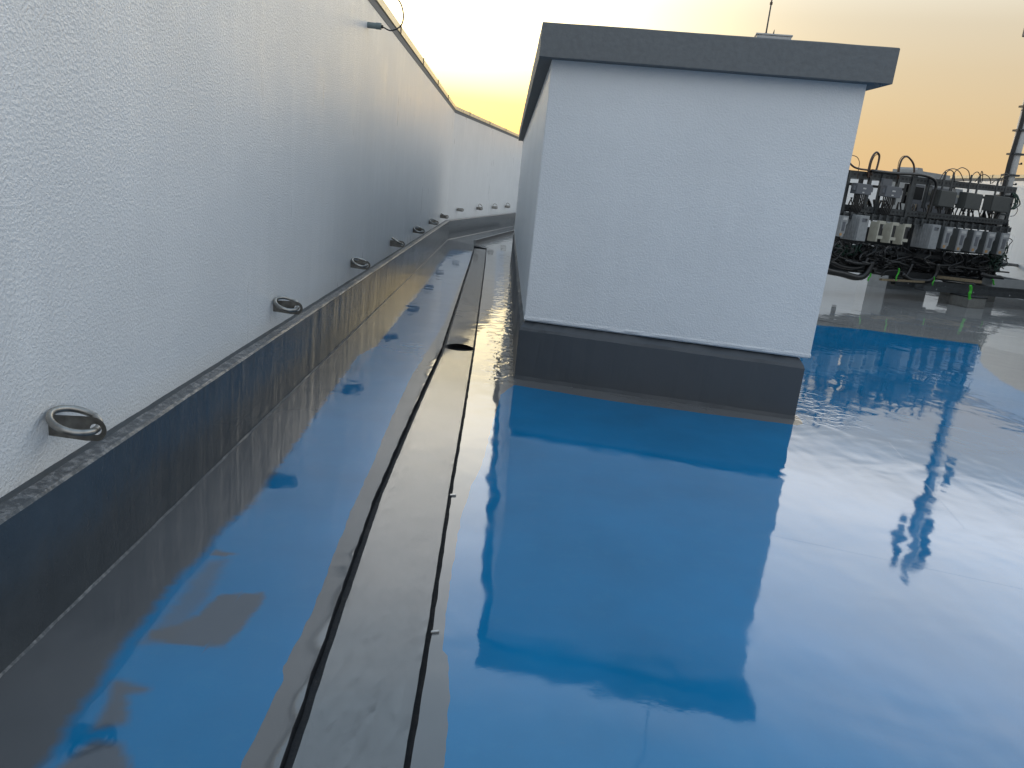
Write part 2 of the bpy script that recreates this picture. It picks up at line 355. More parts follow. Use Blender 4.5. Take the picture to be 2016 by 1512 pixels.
# the worn, brushed border between grey and blue beside the long wall fades over a few centimetres: a fine grid carries a paint mask there
def gridpts(x0, x1, y0, y1, dx, dy):
    nx = int((x1-x0)/dx); ny = int((y1-y0)/dy)
    for j in range(ny+1):
        for i in range(nx+1): verts.append(Vector((x0+(x1-x0)*i/nx+(.3*dx if j % 2 else 0), y0+(y1-y0)*j/ny)))
gridpts(-1.17, -.64, 1.30, 3.3, .016, .016); gridpts(-1.16, -.86, 3.34, 7.0, .02, .03); gridpts(-1.16, -.86, 7.05, 16.0, .03, .08)
def sdist(p, poly):
    x, y = p; best = 9.0; n = len(poly)
    for i in range(n):
        ax, ay = poly[i]; bx, by = poly[(i+1) % n]
        if min(ay, by)-.3 > y or max(ay, by)+.3 < y: continue
        dx, dy = bx-ax, by-ay; L2 = dx*dx+dy*dy
        t = 0 if L2 == 0 else max(0, min(1, ((x-ax)*dx+(y-ay)*dy)/L2))
        d = math.hypot(x-ax-t*dx, y-ay-t*dy)
        if d < best: best = d
    return best if inside(p, poly) else -best
def sst(d, w):
    t = max(0., min(1., d/w+.5)); return t*t*(3-2*t)
def paintmask(p):
    x, y = p
    if -.672 < x < -.50 and 1.0 < y < 16.4: return 1.0
    if x < -1.25 or x > -.62 or y > 16.4 or y < 1.25: return 1.0 if inside(p, blueA) else 0.0
    brush = noise.fractal(Vector((x*9, y*30, 3)), .8, 2.1, 3)*.012
    v = sst(sdist(p, blueA)+brush, .05 if y < 3.6 else .02) if x < -.8 else 1.0
    for k, q in enumerate((P1, P2, P3, P4)):
        if y < 3: v *= 1-.92*sst(sdist(p, q)+brush*.5, (.018, .035, .035, .02)[k])
    if y < 3: v *= 1-.62*sst(sdist(p, P5)+brush, .06)
    return v
res = delaunay_2d_cdt(verts, edges, [], 1, 1e-5)
bm = BM(); bv = [bm.verts.new((v.x, v.y, 0)) for v in res[0]]; cl = bm.loops.layers.float_color.new('paint'); memo = {}
for f in res[2]:
    c = sum((res[0][i] for i in f), Vector((0, 0)))/len(f); c = (c.x, c.y)
    if inside(c, slot): continue
    try: fc = bm.faces.new([bv[i] for i in f])
    except ValueError: continue
    soft = c[0] < -.805 or (c[0] < -.60 and 1.28 < c[1] < 3.3)
    flat = 1.0 if (inside(c, blueB) or inside(c, blueC) or (not soft and inside(c, blueA))) else 0.0
    for lp in fc.loops:
        if soft:
            k = lp.vert.index if lp.vert.index >= 0 else id(lp.vert)
            kk = (round(lp.vert.co.x, 5), round(lp.vert.co.y, 5))
            if kk not in memo: memo[kk] = paintmask(kk)
            v = memo[kk]
            if not flat and not inside(c, blueA) and c[0] > -.805: v = 0.0
        else: v = flat
        lp[cl] = (v, 1.0 if c[0] < -.6 else 0.0, 1.0 if (c[1] > 9.9 and c[0] > 2.4) else 0.0, 1)
me = bpy.data.meshes.new('roof_floor'); bm.normal_update()
for fc in bm.faces:
    if fc.normal.z < 0: fc.normal_flip()
bm.to_mesh(me); bm.free()
me.materials.append(MFLOOR)
fo = bpy.data.objects.new('roof_floor', me); C.objects.link(fo); tag(fo, kind='structure')
bm = BM(); sl2 = [Vector((x, y, 0)) for x, y in slot]
for i in range(len(sl2)):
    a = sl2[i]; b = sl2[(i+1) % len(sl2)]
    vs = [bm.verts.new(a), bm.verts.new(b), bm.verts.new(b+Vector((0, 0, -.05))), bm.verts.new(a+Vector((0, 0, -.05)))]; bm.faces.new(vs)
for i in range(len(sl_l)-1):
    pass
k = min(len(sl_l), len(sl_r))
bot = [bm.verts.new((x, y, -.05)) for x, y in (( -.75, YN), (.15, YN), (.15, 18.5), (-.9, 18.5))]; bm.faces.new(bot)
tag(obj('gutter_channel', bm, MTR), kind='structure')
bm = BM(); box(bm, -600, 600, -600, 600, -41, -40); tag(obj('ground', bm, MGND), kind='structure')
# gutter covers: each loose painted lid is a thing
def cover(y0, y1, label, gl=.034, gr=.019, curl=0):
    bm = BM(); ys = []; y = y0
    while y < y1-.05: ys.append(y); y += max(.05, y*.012)
    ys.append(y1); nx = 8; grid = []
    for y in ys:
        xl = interp(LG, y)+gl+noise.fractal(Vector((3, y*7, 1)), .9, 2, 3)*.003; xr = interp(RG, y)-gr+noise.fractal(Vector((9, y*7, 4)), .9, 2, 3)*.002
        row = []
        for j in range(nx+1):
            t = j/nx; z = .001-.0003*math.sin(PI*t)+noise.noise(Vector((t*1.2, y*.9, 2)))*.0007
            e = min(y-y0, y1-y); z += curl*max(0, 1-e/.35)*4*t*(1-t)
            bl = .08*max(0, 1-e/.6)*math.sin(PI*t)*(1 if y-y0 < y1-y else -1); row.append(bm.verts.new((xl+(xr-xl)*t, y+bl, z)))
        grid.append(row)
    for a, b in zip(grid, grid[1:]):
        for j in range(nx): bm.faces.new((a[j], a[j+1], b[j+1], b[j]))
    g = bmesh.ops.solidify(bm, geom=bm.faces[:], thickness=.012)
    for v in bm.verts: pass
    o = obj('gutter_cover', bm, MCOV, smooth=False)
    return tag(o, label, 'gutter cover', 'grey gutter covers in a line')
cover(.2, 6.66, 'long grey painted gutter cover in the foreground, ending at the dark lens-shaped joint', curl=.004)
cover(6.80, 16.95, 'farther grey gutter cover, beyond the dark joint and ending at the bend of the walls', curl=.004)
# small paint tabs bridging the narrow groove, and a wrinkled paint skin at the block's corner
def tab(x, y, sx, sy, label):
    bm = BM(); box(bm, -sx/2, sx/2, -sy/2, sy/2, .0, .006, .002)
    for v in bm.verts: v.co += Vector((noise.noise(v.co*40)*.004, noise.noise(v.co*40+Vector((5, 0, 0)))*.004, 0))
    o = obj('paint_tab', bm, MCOV, loc=(x, y, .002)); o.rotation_euler = (0, 0, .25)
    return tag(o, label, 'paint tab', 'paint tabs over the narrow groove')
tab(-.098, 2.265, .026, .008, 'small pale tab across the narrow groove, the nearer of the two')
tab(-.118, 3.42, .028, .012, 'ragged dark-edged tab across the narrow groove, the farther of the two')
# raised grey gutter edge running along the angled wall, past the end of the covers
bm = BM(); pth = [(-.64, 18.3), (-.1, 21.3), (.35, 23.9), (.9, 27.0)]
sweep(bm, dens(pth[0], pth[3], .2), [(-.03, 0), (-.025, .07), (.022, .078), (.025, .0)], wobi=[.004]*4, mats=[0, 0, 1, 0])
tag(obj('gutter_edge', bm, [MPALE, MTR]), 'raised grey strip with a bright top edge beyond the gutter covers', 'gutter edge')
# ------------------------------------------------------------------ parapet walls
def wall_panel(bm, a, b, z0, z1, th, nrm_right=True):
    a = Vector(a); b = Vector(b); t = (b-a).normalized(); nl = Vector((-t.y, t.x))
    for q in ((a, b),):
        vs = []
        for z in (z0, z1):
            for p in (a, b, b+nl*th, a+nl*th): vs.append(bm.verts.new((p.x, p.y, z)))
        for idx in ((0, 1, 5, 4), (1, 2, 6, 5), (2, 3, 7, 6), (3, 0, 4, 7), (4, 5, 6, 7), (3, 2, 1, 0)): bm.faces.new([vs[i] for i in idx])
def coping(path, z, parent, gap=2.4):
    """beige metal capping with a grey band beneath, sheets butted with small joints"""
    bm = BM(); sweep(bm, path, [(-.34, z+.004), (-.34, z+.07), (.012, z+.085), (.016, z+.004)], wobi=[.001]*4)
    o = obj('coping', bm, MCOP, parent)
    a = Vector(path[0]); b = Vector(path[-1]); Lh = (b-a).length; t = (b-a).normalized(); nr = Vector((t.y, -t.x)); s = 1.4
    while s < Lh:
        bm = BM()
        p = a+t*s; R_ = Matrix.Translation((p.x, p.y, z)) @ Matrix.Rotation(math.atan2(t.y, t.x), 4, 'Z')
        box(bm, -.012, .012, -.022, .30, .002, .091, xf=R_); s += gap
        obj('coping_joint', bm, MDKS, o)
    bm = BM(); sweep(bm, path, [(-.02, z-.075), (-.02, z+.002), (.005, z+.002), (.004, z-.07)], wobi=[.0, 0, .002, .003])
    obj('capping_band', bm, MCO, parent)
    return o
KPROF = [(.007, 0), (.0, .008), (0, .447), (-.010, .455), (-.060, .457), (-.078, .452), (-.112, .448), (-.112, 0)]
lw = thing('parapet_wall', 'long white rough-plastered parapet wall on the left with a dark glossy grey upstand at its foot', 'wall', (WX, 0, 0))
bm = BM(); wall_panel(bm, (0, YN), (0, CY), 0, WH, .25); obj('wall_panel', bm, MW, lw)
kp = dens((kd, YN), (kd, 6), .05)+dens((kd, 6), (kd, KC.y), .09)[1:]
bm = BM(); sweep(bm, kp, KPROF, wscale=5, wobi=[.003, .002, .0015, .004, .004, .005, .004, 0], mats=[1, 0, 1, 1, 2, 2, 0, 0])
obj('upstand', bm, [MK, MCH, MKT], lw, smooth=False)
coping([(0, YN), (0, CY-.02)], WH, lw)
rw = thing('parapet_wall', 'white parapet wall set at an angle at the far end of the gutter, between the long wall and the block', 'wall', (WC.x, WC.y, 0))
d2 = w2d
bm = BM(); wall_panel(bm, (0, .002), tuple(d2*16.5), 0, WH, .25); obj('wall_panel', bm, MW, rw)
bm = BM(); k0 = KC-WC
sweep(bm, dens((k0.x+.001, k0.y), tuple(d2*16.5+Vector((kd, -.05))), .12), KPROF, wscale=5, wobi=[.003, .002, .002, .004, .004, .005, .004, 0], mats=[1, 0, 1, 1, 2, 2, 0, 0])
obj('upstand', bm, [MK, MCH, MKT], rw)
coping([(0, 0), tuple(d2*16.4)], WH-.002, rw)
fw = thing('parapet_wall', 'far white parapet wall closing the roof behind the equipment rack', 'wall', (W2E.x, W2E.y, 0))
fa = Vector((0, 0)); fb = Vector((12.9, 27.2))-W2E
bm = BM(); wall_panel(bm, (0, 0), tuple(fb), 0, WH-.1, .25); obj('wall_panel', bm, MW, fw)
coping([(0, 0), tuple(fb)], WH-.1, fw)
sw = thing('parapet_wall', 'white parapet wall at the right edge behind the antenna mast', 'wall', (12.9, 27.2, 0))
bm = BM(); wall_panel(bm, (0, 0), (0, -34), 0, 2.9, .25); obj('wall_panel', bm, MW, sw)
bm = BM(); sweep(bm, dens((-kd, -.2), (-kd, -34), .5), [(a, z) for a, z in KPROF], wobi=[0]*8); obj('upstand', bm, MK, sw)
coping([(0, -.1), (0, -34)], 2.9, sw)
# ------------------------------------------------------------------ lifting rings
def make_ring():
    t = thing('wall_ring', '', 'wall ring')
    bm = BM(); n = 10; pts = [(-.03, -.034), (-.03, .034), (.12, .042)]+[(.145+.042*math.sin(a), .042*math.cos(a)) for a in [PI*k/n for k in range(1, n)]]+[(.12, -.042)]
    hole = [(.152+.019*math.cos(2*PI*k/14), .019*math.sin(2*PI*k/14)) for k in range(14)]
    allp = [Vector(p) for p in pts+hole]; ne = [(i, (i+1) % len(pts)) for i in range(len(pts))]+[(len(pts)+i, len(pts)+(i+1) % 14) for i in range(14)]
    r = delaunay_2d_cdt(allp, ne, [], 1, 1e-6)
    bvs = [bm.verts.new((v.x, 0, v.y)) for v in r[0]]
    for f in r[2]:
        c = sum((r[0][i] for i in f), Vector((0, 0)))/len(f)
        if inside((c.x, c.y), hole): continue
        bm.faces.new([bvs[i] for i in f])
    bmesh.ops.solidify(bm, geom=bm.faces[:], thickness=.010)
    obj('eye_plate', bm, MST, t)
    bm = BM(); R_ = .072; tube(bm, [(-R_+R_*math.cos(2*PI*k/40), 0, R_*math.sin(2*PI*k/40)) for k in range(41)], .0115, 12, caps=False)
    bmesh.ops.remove_doubles(bm, verts=bm.verts, dist=1e-4)
    bw = BM(); tube(bw, [(-R_+(R_)*math.cos(a), 0, R_*math.sin(a)) for a in (5.05, 5.12)], .0128, 10)
    rg = obj('ring', bm, MST, t, smooth=True, loc=(.154, 0, 0)); obj('weld_bead', bw, MST, rg)
    return t
ring0 = make_ring()
def place_ring(x, y, z, rz, tilt, yaw, label, first=False):
    o = ring0 if first else copy_tree(ring0)
    o.location = (x, y, z+.018); o.rotation_euler = (0, 0, rz); o['label'] = label; o['group'] = 'steel rings along the foot of the white wall'
    for ch in o.children:
        if ch.name.startswith('ring'): ch.rotation_euler = (PI/2+yaw, tilt, 0)
    return o
long_rings = [(2.33, .575, .34, .08, 'nearest and largest steel ring on the long wall, lying on its plate at lower left'),
    (4.75, .575, .30, .28, 'second steel ring from the camera on the long white wall'),
    (7.18, .585, .30, .28, 'third steel ring from the camera, by the first bright stretch of upstand edge'),
    (9.65, .585, .45, -.10, 'fourth ring on the long wall, seen edge-on as a dark wedge with no open hole'),
    (12.0, .60, .30, .42, 'fifth ring on the long wall, thin and open, beyond the edge-on wedge-shaped one'),
    (14.45, .60, .30, .42, 'sixth ring on the long wall, the last open one before the corner'),
    (16.9, .60, .40, -.08, 'seventh ring on the long wall, dark and folded right beside the corner')]
for i, (y, z, ti, ya, lb) in enumerate(long_rings): place_ring(WX, y, z, 0, ti, ya, lb, i == 0)
a2 = math.atan2(-w2d.x, w2d.y)
for i, (s, ti, ya, lb) in enumerate([(.9, .2, .1, 'first ring on the angled far wall, just right of the corner'), (3.1, 1.0, .4, 'second ring on the angled wall, its loop standing up like a hook'),
        (5.2, .8, .7, 'third ring on the angled far wall, second from the block'), (7.3, .9, .7, 'last ring on the angled far wall, nearest the block')]):
    p = WC+w2d*s; place_ring(p.x, p.y, .66, a2, ti, ya, lb)
# ------------------------------------------------------------------ cable outlet and lamp on the coping
t = thing('cable_outlet', 'small grey round cable socket sticking out of the long wall with a looping grey cable', 'cable outlet', (WX, 7.45, 2.73))
bm = BM(); tube(bm, [(-.01, 0, 0), (.075, 0, 0)], .026, 16); tube(bm, [(.075, 0, 0), (.078, 0, 0), (.125, 0, 0)], lambda i: (.026, .029, .029)[i], 16); obj('socket', bm, MSOCK, t)
bm = BM(); bm2 = BM()
tube(bm, smoothpath([(.12, 0, 0), (.15, .0, -.008), (.21, .03, -.02), (.29, .05, .03), (.31, .05, .12), (.27, .05, .23), (.17, .03, .30), (.08, .02, .315)], 6), .0065, 8); obj('cable', bm, MBLK, t)
tube(bm2, [(.12, 0, 0), (.14, 0, -.002)], .015, 10); obj('cable_gland', bm2, MBLK, t); 
t = thing('lamp', 'olive brown lamp body sitting on the long wall coping at the top of the picture', 'lamp', (WX, 7.52, WH+.085))
bm = BM(); tube(bm, [(.0, 0, 0), (.0, 0, .05), (0, 0, .16)], lambda i: (.045, .05, .05)[i], 18); obj('lamp_body', bm, MOLV, t)
bm = BM(); box(bm, -.06, .06, -.05, .05, -.004, .012, .004); obj('base_plate', bm, MDKS, t)
# ------------------------------------------------------------------ rooftop block
bt = thing('rooftop_block', 'white plastered rooftop block with a dark grey plinth and an overhanging grey cornice', 'rooftop building', (0, 0, 0))
def quad_prism(bm, pts, z0, z1, mat=0):
    lo = [bm.verts.new((p[0], p[1], z0)) for p in pts]; hi = [bm.verts.new((p[0], p[1], z1)) for p in pts]; n = len(pts)
    for i in range(n): bm.faces.new((lo[i], lo[(i+1) % n], hi[(i+1) % n], hi[i])).material_index = mat
    bm.faces.new(hi); bm.faces.new(lo[::-1])
FP = [BF0+Vector((.022, 0)), BF1+Vector((.018, -.004)), BB1, BB0]
bm = BM(); quad_prism(bm, FP, .487, 2.372)
# soften the vertical edges
bmesh.ops.bevel(bm, geom=[e for e in bm.edges if abs(e.verts[0].co.z-e.verts[1].co.z) > 1], offset=.006, segments=3, affect='EDGES')
obj('wall', bm, MWB, bt)
def loop_offset(pts, d):
    out = []; n = len(pts)
    for i in range(n):
        p = Vector(pts[i]); a = (p-Vector(pts[i-1])).normalized(); b = (Vector(pts[(i+1) % n])-p).normalized(); na = Vector((a.y, -a.x)); nb = Vector((b.y, -b.x))
        m = (na+nb).normalized(); out.append(p+m*d/max(.3, m.dot(na)))
    return out
def ring_skin(bm, base, prof, wob, stepf=.05, topfill=False, botfill=False, wsc=4):
    """closed plan loop, densified, with per-profile (offset, z)"""
    loops = []
    for j, (d, z) in enumerate(prof):
        lp = loop_offset(base, d); pts = []
        for i in range(4):
            a = lp[i]; b = lp[(i+1) % 4]; n = [60, 60, 30, 120][i]
            for k in range(n): pts.append(a.lerp(b, k/n))
        row = []
        for p in pts:
            q = Vector((p.x*wsc, p.y*wsc, j*5.1)); c = Vector((1.3, 11)); w = wob[j]
            dr = (p-c).normalized() if wob[j] else Vector((0, 0))
            row.append(bm.verts.new((p.x+noise.fractal(q, .8, 2, 4)*w, p.y+noise.fractal(q+Vector((9, 9, 9)), .8, 2, 4)*w, z+noise.fractal(q+Vector((3, 20, 7)), .8, 2, 4)*w)))
        loops.append(row)
    for a, b in zip(loops, loops[1:]):
        n = len(a)
        for i in range(n): bm.faces.new((a[i], a[(i+1) % n], b[(i+1) % n], b[i]))
    if topfill: bm.faces.new(loops[-1])
    if botfill: bm.faces.new(loops[0][::-1])
PF = [BF0, BF1+Vector((-.012, .002)), BB1, BB0]
bm = BM(); ring_skin(bm, PF, [(.012, -.001), (.008, .03), (.008, .395), (.0, .418), (-.030, .462), (-.05, .475)], [.002, .003, .003, .006, .008, .004], wsc=5)
obj('plinth', bm, MPL, bt)
bm = BM(); ring_skin(bm, FP, [(-.012, .470), (.001, .481), (.0035, .497), (.0, .512)], [0, .004, .004, .001], wsc=9); obj('plaster_lip', bm, MWB, bt)
CP = loop_offset([BF0, BF1, BB1, BB0], .0); CP = [BF0+Vector((-.075, -.115)), BF1+Vector((.125, -.135)), BB1+Vector((.12, .1)), BB0+Vector((-.10, .1))]
bm = BM(); ring_skin(bm, CP, [(-.17, 2.370), (-.002, 2.366), (0, 2.369), (.001, 2.582), (-.003, 2.588), (-.02, 2.590)], [0, .002, .002, .0025, .0025, .002], topfill=True, botfill=True, wsc=1.6)
obj('cornice', bm, MCO, bt, smooth=False)
for px_, ln in ((2.345, .022), (2.36, .03), (2.378, .018)):
    bm = BM(); tube(bm, [(px_, 5.30, 2.372), (px_, 5.30, 2.372-ln)], lambda i: (.003, .0012)[i], 6); obj('paint_drip', bm, MCO, bt)
# lightning rod and its base
t = thing('lightning_rod', 'thin metal lightning rod in a pale base box on top of the grey cornice', 'lightning rod', (1.79, 5.87, 2.588), math.atan2(bdir.y, bdir.x))
bm = BM(); box(bm, -.120, .120, -.07, .07, .001, .096, .004); box(bm, -.127, .127, -.075, .075, .097, .108, .003); obj('base_box', bm, MLAB, t)
bm = BM(); tube(bm, [(-.052, 0, .104), (-.052, 0, .33), (-.052, 0, 1.2)], lambda i: (.006, .005, .0045)[i], 8); obj('rod', bm, MGALV, t)
for z in (.108, .31): bm = BM(); tube(bm, [(-.052, 0, z), (-.052, 0, z+.016)], .010, 8); obj('collar', bm, MBRN, t)
bm = BM(); tube(bm, [(.0, 0, .104), (0, 0, .13), (.002, 0, .150)], lambda i: (.0055, .0045, .001)[i], 8); obj('stub', bm, MDKS, t)
# ------------------------------------------------------------------ equipment rack (its own frame: u along the rack, w towards the camera, z up)
R0 = Vector((6.47, 14.79, 0)); R1 = Vector((11.208, 17.346, 0)); ru = (R1-R0).normalized(); rn = Vector((ru.y, -ru.x, 0)); RZ = math.atan2(ru.y, ru.x)
def rk(px, py, w=0.0):
    """measured point of the photo on the rack plane shifted by w -> (u, -w, z) in the rack's frame"""
    v = wray(px, py); P0 = R0+rn*w; t = rn.dot(P0-CAMP)/rn.dot(v); P = CAMP+v*t
    return Vector(((P-R0).dot(ru), -w, P.z))
def rtube(bm, pts, r, w=.05, seg=6, n=5):
    q = []
    for p in pts: q.append(rk(p[0], p[1], p[2] if len(p) > 2 else w))
    tube(bm, smoothpath(q, n), r, seg)
rack = thing('equipment_rack', 'grey steel equipment rack with horizontal rails and dark cable runs beside the right wall', 'equipment rack', R0, RZ)
def rail(name, a, b, h, w=0.0, d=.05, mat=MGALV, parent=rack, holes=False):
    A = rk(a[0], a[1], w); B = rk(b[0], b[1], w); bm = BM(); L_ = (B-A); t = L_.normalized(); ln = L_.length
    R_ = Matrix.Translation(A) @ Matrix.Rotation(-math.atan2(t.z, t.x), 4, 'Y')
    box(bm, 0, ln, 0, d*.25, -h, 0, .004, xf=R_); box(bm, 0, ln, 0, d, -.008, .0, 0, xf=R_); box(bm, 0, ln, 0, d, -h, -h+.008, 0, xf=R_)
    if holes:
        s = .08
        while s < ln-.06: box(bm, s, s+.06, -.003, .001, -h*.66, -h*.33, 0, mat=1, xf=R_); s += .12
    return obj(name, bm, [mat, MDKS], parent)
rail('rail', (1600, 327), (2003, 369), .13, 0, .06, MGALV, holes=True)
rail('rail', (1600, 352), (1990, 392), .05, -.45, .05, MDKS)
rail('rail', (1600, 396), (1987, 433), .12, 0, .06, MGALV, holes=True)
rail('rail', (1600, 411), (1992, 448), .11, .16, .05, MGALV, holes=True)
rail('rail', (1600, 478), (1982, 517), .08, .05, .05, MDKS)
rail('base_rail', (1600, 516), (1966, 552), .12, .1, .10, MDKS)
rail('base_rail', (1600, 506), (1962, 540), .12, -.5, .10, MDKS)
def post(px, pt, pb, w=0.0, s=.05, mat=MGALV, name='post', depth=.05):
    A = rk(px, pt, w); B = rk(px, pb, w); bm = BM(); box(bm, A.x-s/2, A.x+s/2, A.y, A.y+depth, B.z, A.z, .004); return obj(name, bm, mat, rack)
for px, pt, pb in ((1676, 336, 430), (1718, 340, 412), (1741, 342, 428), (1773, 345, 405), (1801, 346, 432), (1833, 349, 412)): post(px, pt, pb, .02, .07)
def fullpost(px, w, s=.08, mat=MGALV, pt=345):
    A = rk(px, pt, w); bm = BM(); box(bm, A.x-s/2, A.x+s/2, A.y, A.y+.06, .30, A.z, .004); return obj('post', bm, mat, rack)
fullpost(1655, -.02, mat=MDKS); fullpost(1805, -.02, .1); fullpost(1999, -.02, .12, pt=370); fullpost(1700, -.5, mat=MDKS); fullpost(1880, -.5, mat=MDKS, pt=365); fullpost(1985, -.5, mat=MDKS, pt=375)
for a in ((1700, 470, 530), (1790, 430, 540), (1800, 440, 545), (1862, 495, 548), (1985, 440, 560)): post(a[0], a[1], a[2], .03, .06, MDKS)
for px0, px1, y0, y1, w, d_ in ((1600, 1975, 476, 494, -.35, .15), (1600, 1968, 496, 512, -.15, .35), (1600, 1990, 400, 409, -.30, .2), (1600, 1968, 436, 474, -.42, .06), (1795, 1900, 366, 392, -.42, .05)):
    A = rk(px0, y0, w); B = rk(px1, y0+(px1-px0)*.1, w); Cc = rk(px0, y1, w); bm = BM(); box(bm, A.x, B.x, A.y, A.y+d_, 0, A.z-Cc.z, .004)
    tr = obj('dark_gap_filler', bm, MDKS, rack, loc=(0, 0, Cc.z))  # dark panels added behind the rack to blacken its pale gaps
# vertical brackets hanging from the front rail, behind each unit
for px in range(1650, 1992, 14):
    y = 411+(px-1600)*.0944; post(px, y-1, y+14, .20, .05, MGALV if px % 28 else MDKS, 'bracket', .02)
def ubox(name, label, cat, px0, py0, px1, py1, w, depth, mat, group=None, bev=.008, extra=None):
    """box whose FRONT face covers the measured rectangle; a top-level thing standing in the rack"""
    A = rk(px0, (py0+py1)/2, w); B = rk(px1, (py0+py1)/2, w); T = rk((px0+px1)/2, py0, w); Bo = rk((px0+px1)/2, py1, w)
    u = (A.x+B.x)/2; hw = (B.x-A.x)/2; zz = Bo.z; H = T.z-Bo.z
    o = thing(name, label, cat, tuple(R0+ru*u+rn*w+Vector((0, 0, zz))), RZ, group)
    bm = BM(); box(bm, -hw, hw, 0, depth, 0, H, min(bev, hw*.4)); obj('casing', bm, mat, o)
    if extra: extra(o, hw, H, depth)
    return o
def fins(o, hw, H, d):
    for k in range(6):
        bm = BM(); box(bm, -hw-.012, -hw+.002, .03+k*(d-.06)/6, .03+k*(d-.06)/6+.014, .03, H-.03); obj('heat_fin', bm, MUNIT, o)
    bm = BM(); box(bm, -hw*.5, hw*.5, -.004, .002, H-.12, H-.05, .001); obj('label_plate', bm, MCTL, o)
    bm = BM(); box(bm, hw*.1, hw*.55, -.0065, -.001, H-.085, H-.065); obj('print_mark', bm, MBLK, o)
    for k in range(4): bm = BM(); tube(bm, [(-hw*.6+k*hw*.4, d*.4, 0), (-hw*.6+k*hw*.4, d*.4, -.05)], .012, 8); obj('connector', bm, MBLK, o)
def unit_front(o, hw, H, d):
    # light front plate with a notch at the right edge, label on top and an orange sticker low down
    pts = [(-hw, .0), (hw*.35, 0), (hw*.35, H*.10), (hw*.8, H*.16), (hw*.8, H*.58), (hw*1.15, H*.66), (hw*1.15, H), (-hw, H)]
    bm = BM(); fr = [bm.verts.new((x, -.03, z)) for x, z in pts]; bk = [bm.verts.new((x, -.001, z)) for x, z in pts]; n = len(pts)
    bm.faces.new(fr); bm.faces.new(bk[::-1])
    for i in range(n): bm.faces.new((fr[i], fr[(i+1) % n], bk[(i+1) % n], bk[i]))
    fp = obj('front_plate', bm, MUNIT, o)
    bm = BM(); box(bm, -hw*.6, hw*.8, -.034, -.029, H*.80, H*.92); obj('label_plate', bm, MLAB, fp)
    bm = BM(); box(bm, -hw*.45, hw*.4, -.036, -.029, H*.28, H*.72, .002); obj('raised_panel', bm, MCTL, fp)
    bm = BM(); box(bm, -hw*.8, -hw*.1, -.034, -.029, H*.05, H*.17); obj('sticker', bm, MORG, fp)
    for k in range(3): bm = BM(); tube(bm, [(-hw*.6+k*hw*.5, d*.4, 0), (-hw*.6+k*hw*.5, d*.4, -.07)], .012, 8); obj('connector', bm, MBLK, o)
GU = 'radio units hung in a row on the rack'
ubox('radio_unit', 'narrow light grey unit half hidden behind the corner of the white block', 'radio unit', 1652, 424, 1664, 466, .30, .22, MUNIT, GU, extra=unit_front)
ubox('radio_unit', 'large speckled grey unit in the left half of the rack, left of the cream modules', 'radio unit', 1690, 424, 1708, 475, .38, .36, MUNIT, GU, extra=fins)
ubox('radio_unit', 'large speckled grey unit in the middle of the rack, left of the five narrow units', 'radio unit', 1832, 442, 1848, 491, .38, .40, MUNIT, GU, extra=fins)
for i, (a, b, c, d_, l) in enumerate([(1856, 446, 1869, 490, 'first from the left, beside the large speckled unit'), (1884, 450, 1897, 495, 'second from the left'), (1913, 453, 1926, 497, 'middle one'), (1939, 456, 1953, 500, 'second from the right'), (1966, 458, 1980, 502, 'at the right end of the rack')]):
    ubox('radio_unit', 'narrow grey unit in the five, '+l, 'radio unit', a, b, c, d_, .34, .26, MUNIS, GU, extra=unit_front)
def cream(o, hw, H, d):
    bm = BM(); box(bm, -hw, -hw+.035, -.06, -.001, .01, H+.02, .004); box(bm, -hw+.034, hw+.06, -.06, -.035, H-.04, H+.02, .004); box(bm, -hw+.034, hw+.05, -.06, -.035, .06, .12, .004); obj('front_bracket', bm, MCREAM, o)
    bm = BM(); box(bm, -hw+.035, hw, -.05, -.002, .05, H-.04); obj('dark_recess', bm, MBLK, o)
for i, (a, l) in enumerate([(1722, 'leftmost of the three, beside the large speckled unit'), (1748, 'middle of the three'), (1772, 'rightmost of the three, beside the dark gap')]):
    ubox('cream_module', 'slim cream open-fronted module, '+l, 'power module', a, 436+i*3, a+9, 476+i*3, .36, .13, MCREAM, 'cream modules on the rack', extra=cream)
def jb(o, hw, H, d):
    bm = BM(); box(bm, -hw*.97, hw*.97, -.018, -.001, H*.03, H*.97, .008); obj('cover', bm, MJB, o)
    for s in (-.55, .45): bm = BM(); box(bm, s*hw-.025, s*hw+.025, d*.3, d*.3+.02, H-.01, H+.36, .003); obj('hanger', bm, MGALV, o)
    for k in range(4): bm = BM(); tube(bm, [(-hw*.6+k*hw*.4, d*.5, .001), (-hw*.6+k*hw*.4, d*.5, -.06)], .018, 8); obj('cable_gland', bm, MBLK, o)
for a, b, c, d_, l in ((1848, 375, 1881, 408, 'left of the three, beside the small beige box'), (1899, 380, 1932, 413, 'middle of the three'), (1951, 386, 1988, 418, 'right of the three, at the end of the rack')):
    ubox('junction_box', 'dark grey square box, '+l, 'junction box', a, b, c, d_, .18, .18, MJB, 'dark boxes under the top rail', extra=jb)
def ctl(o, hw, H, d):
    for x1, z0, z1 in ((hw*.2, H*.5, H*.64), (hw*.05, H*.12, H*.24)): bm = BM(); box(bm, -hw*.2, x1, -.004, .001, z0, z1); obj('label_plate', bm, MLAB, o)
    for s in (-1, 1): bm = BM(); box(bm, min(s*hw, s*(hw+.06)), max(s*hw, s*(hw+.06)), .02, .06, H*.3, H*.75, .004); obj('side_clip', bm, MCTL, o)
    for k in range(7): bm = BM(); tube(bm, [(-hw*.7+k*hw*.23, d*.5, .001), (-hw*.7+k*hw*.23, d*.5, -.12), (-hw*.6+k*hw*.2, d*.8, -.40)], .014, 6); obj('cable_tail', bm, MBLK, o)
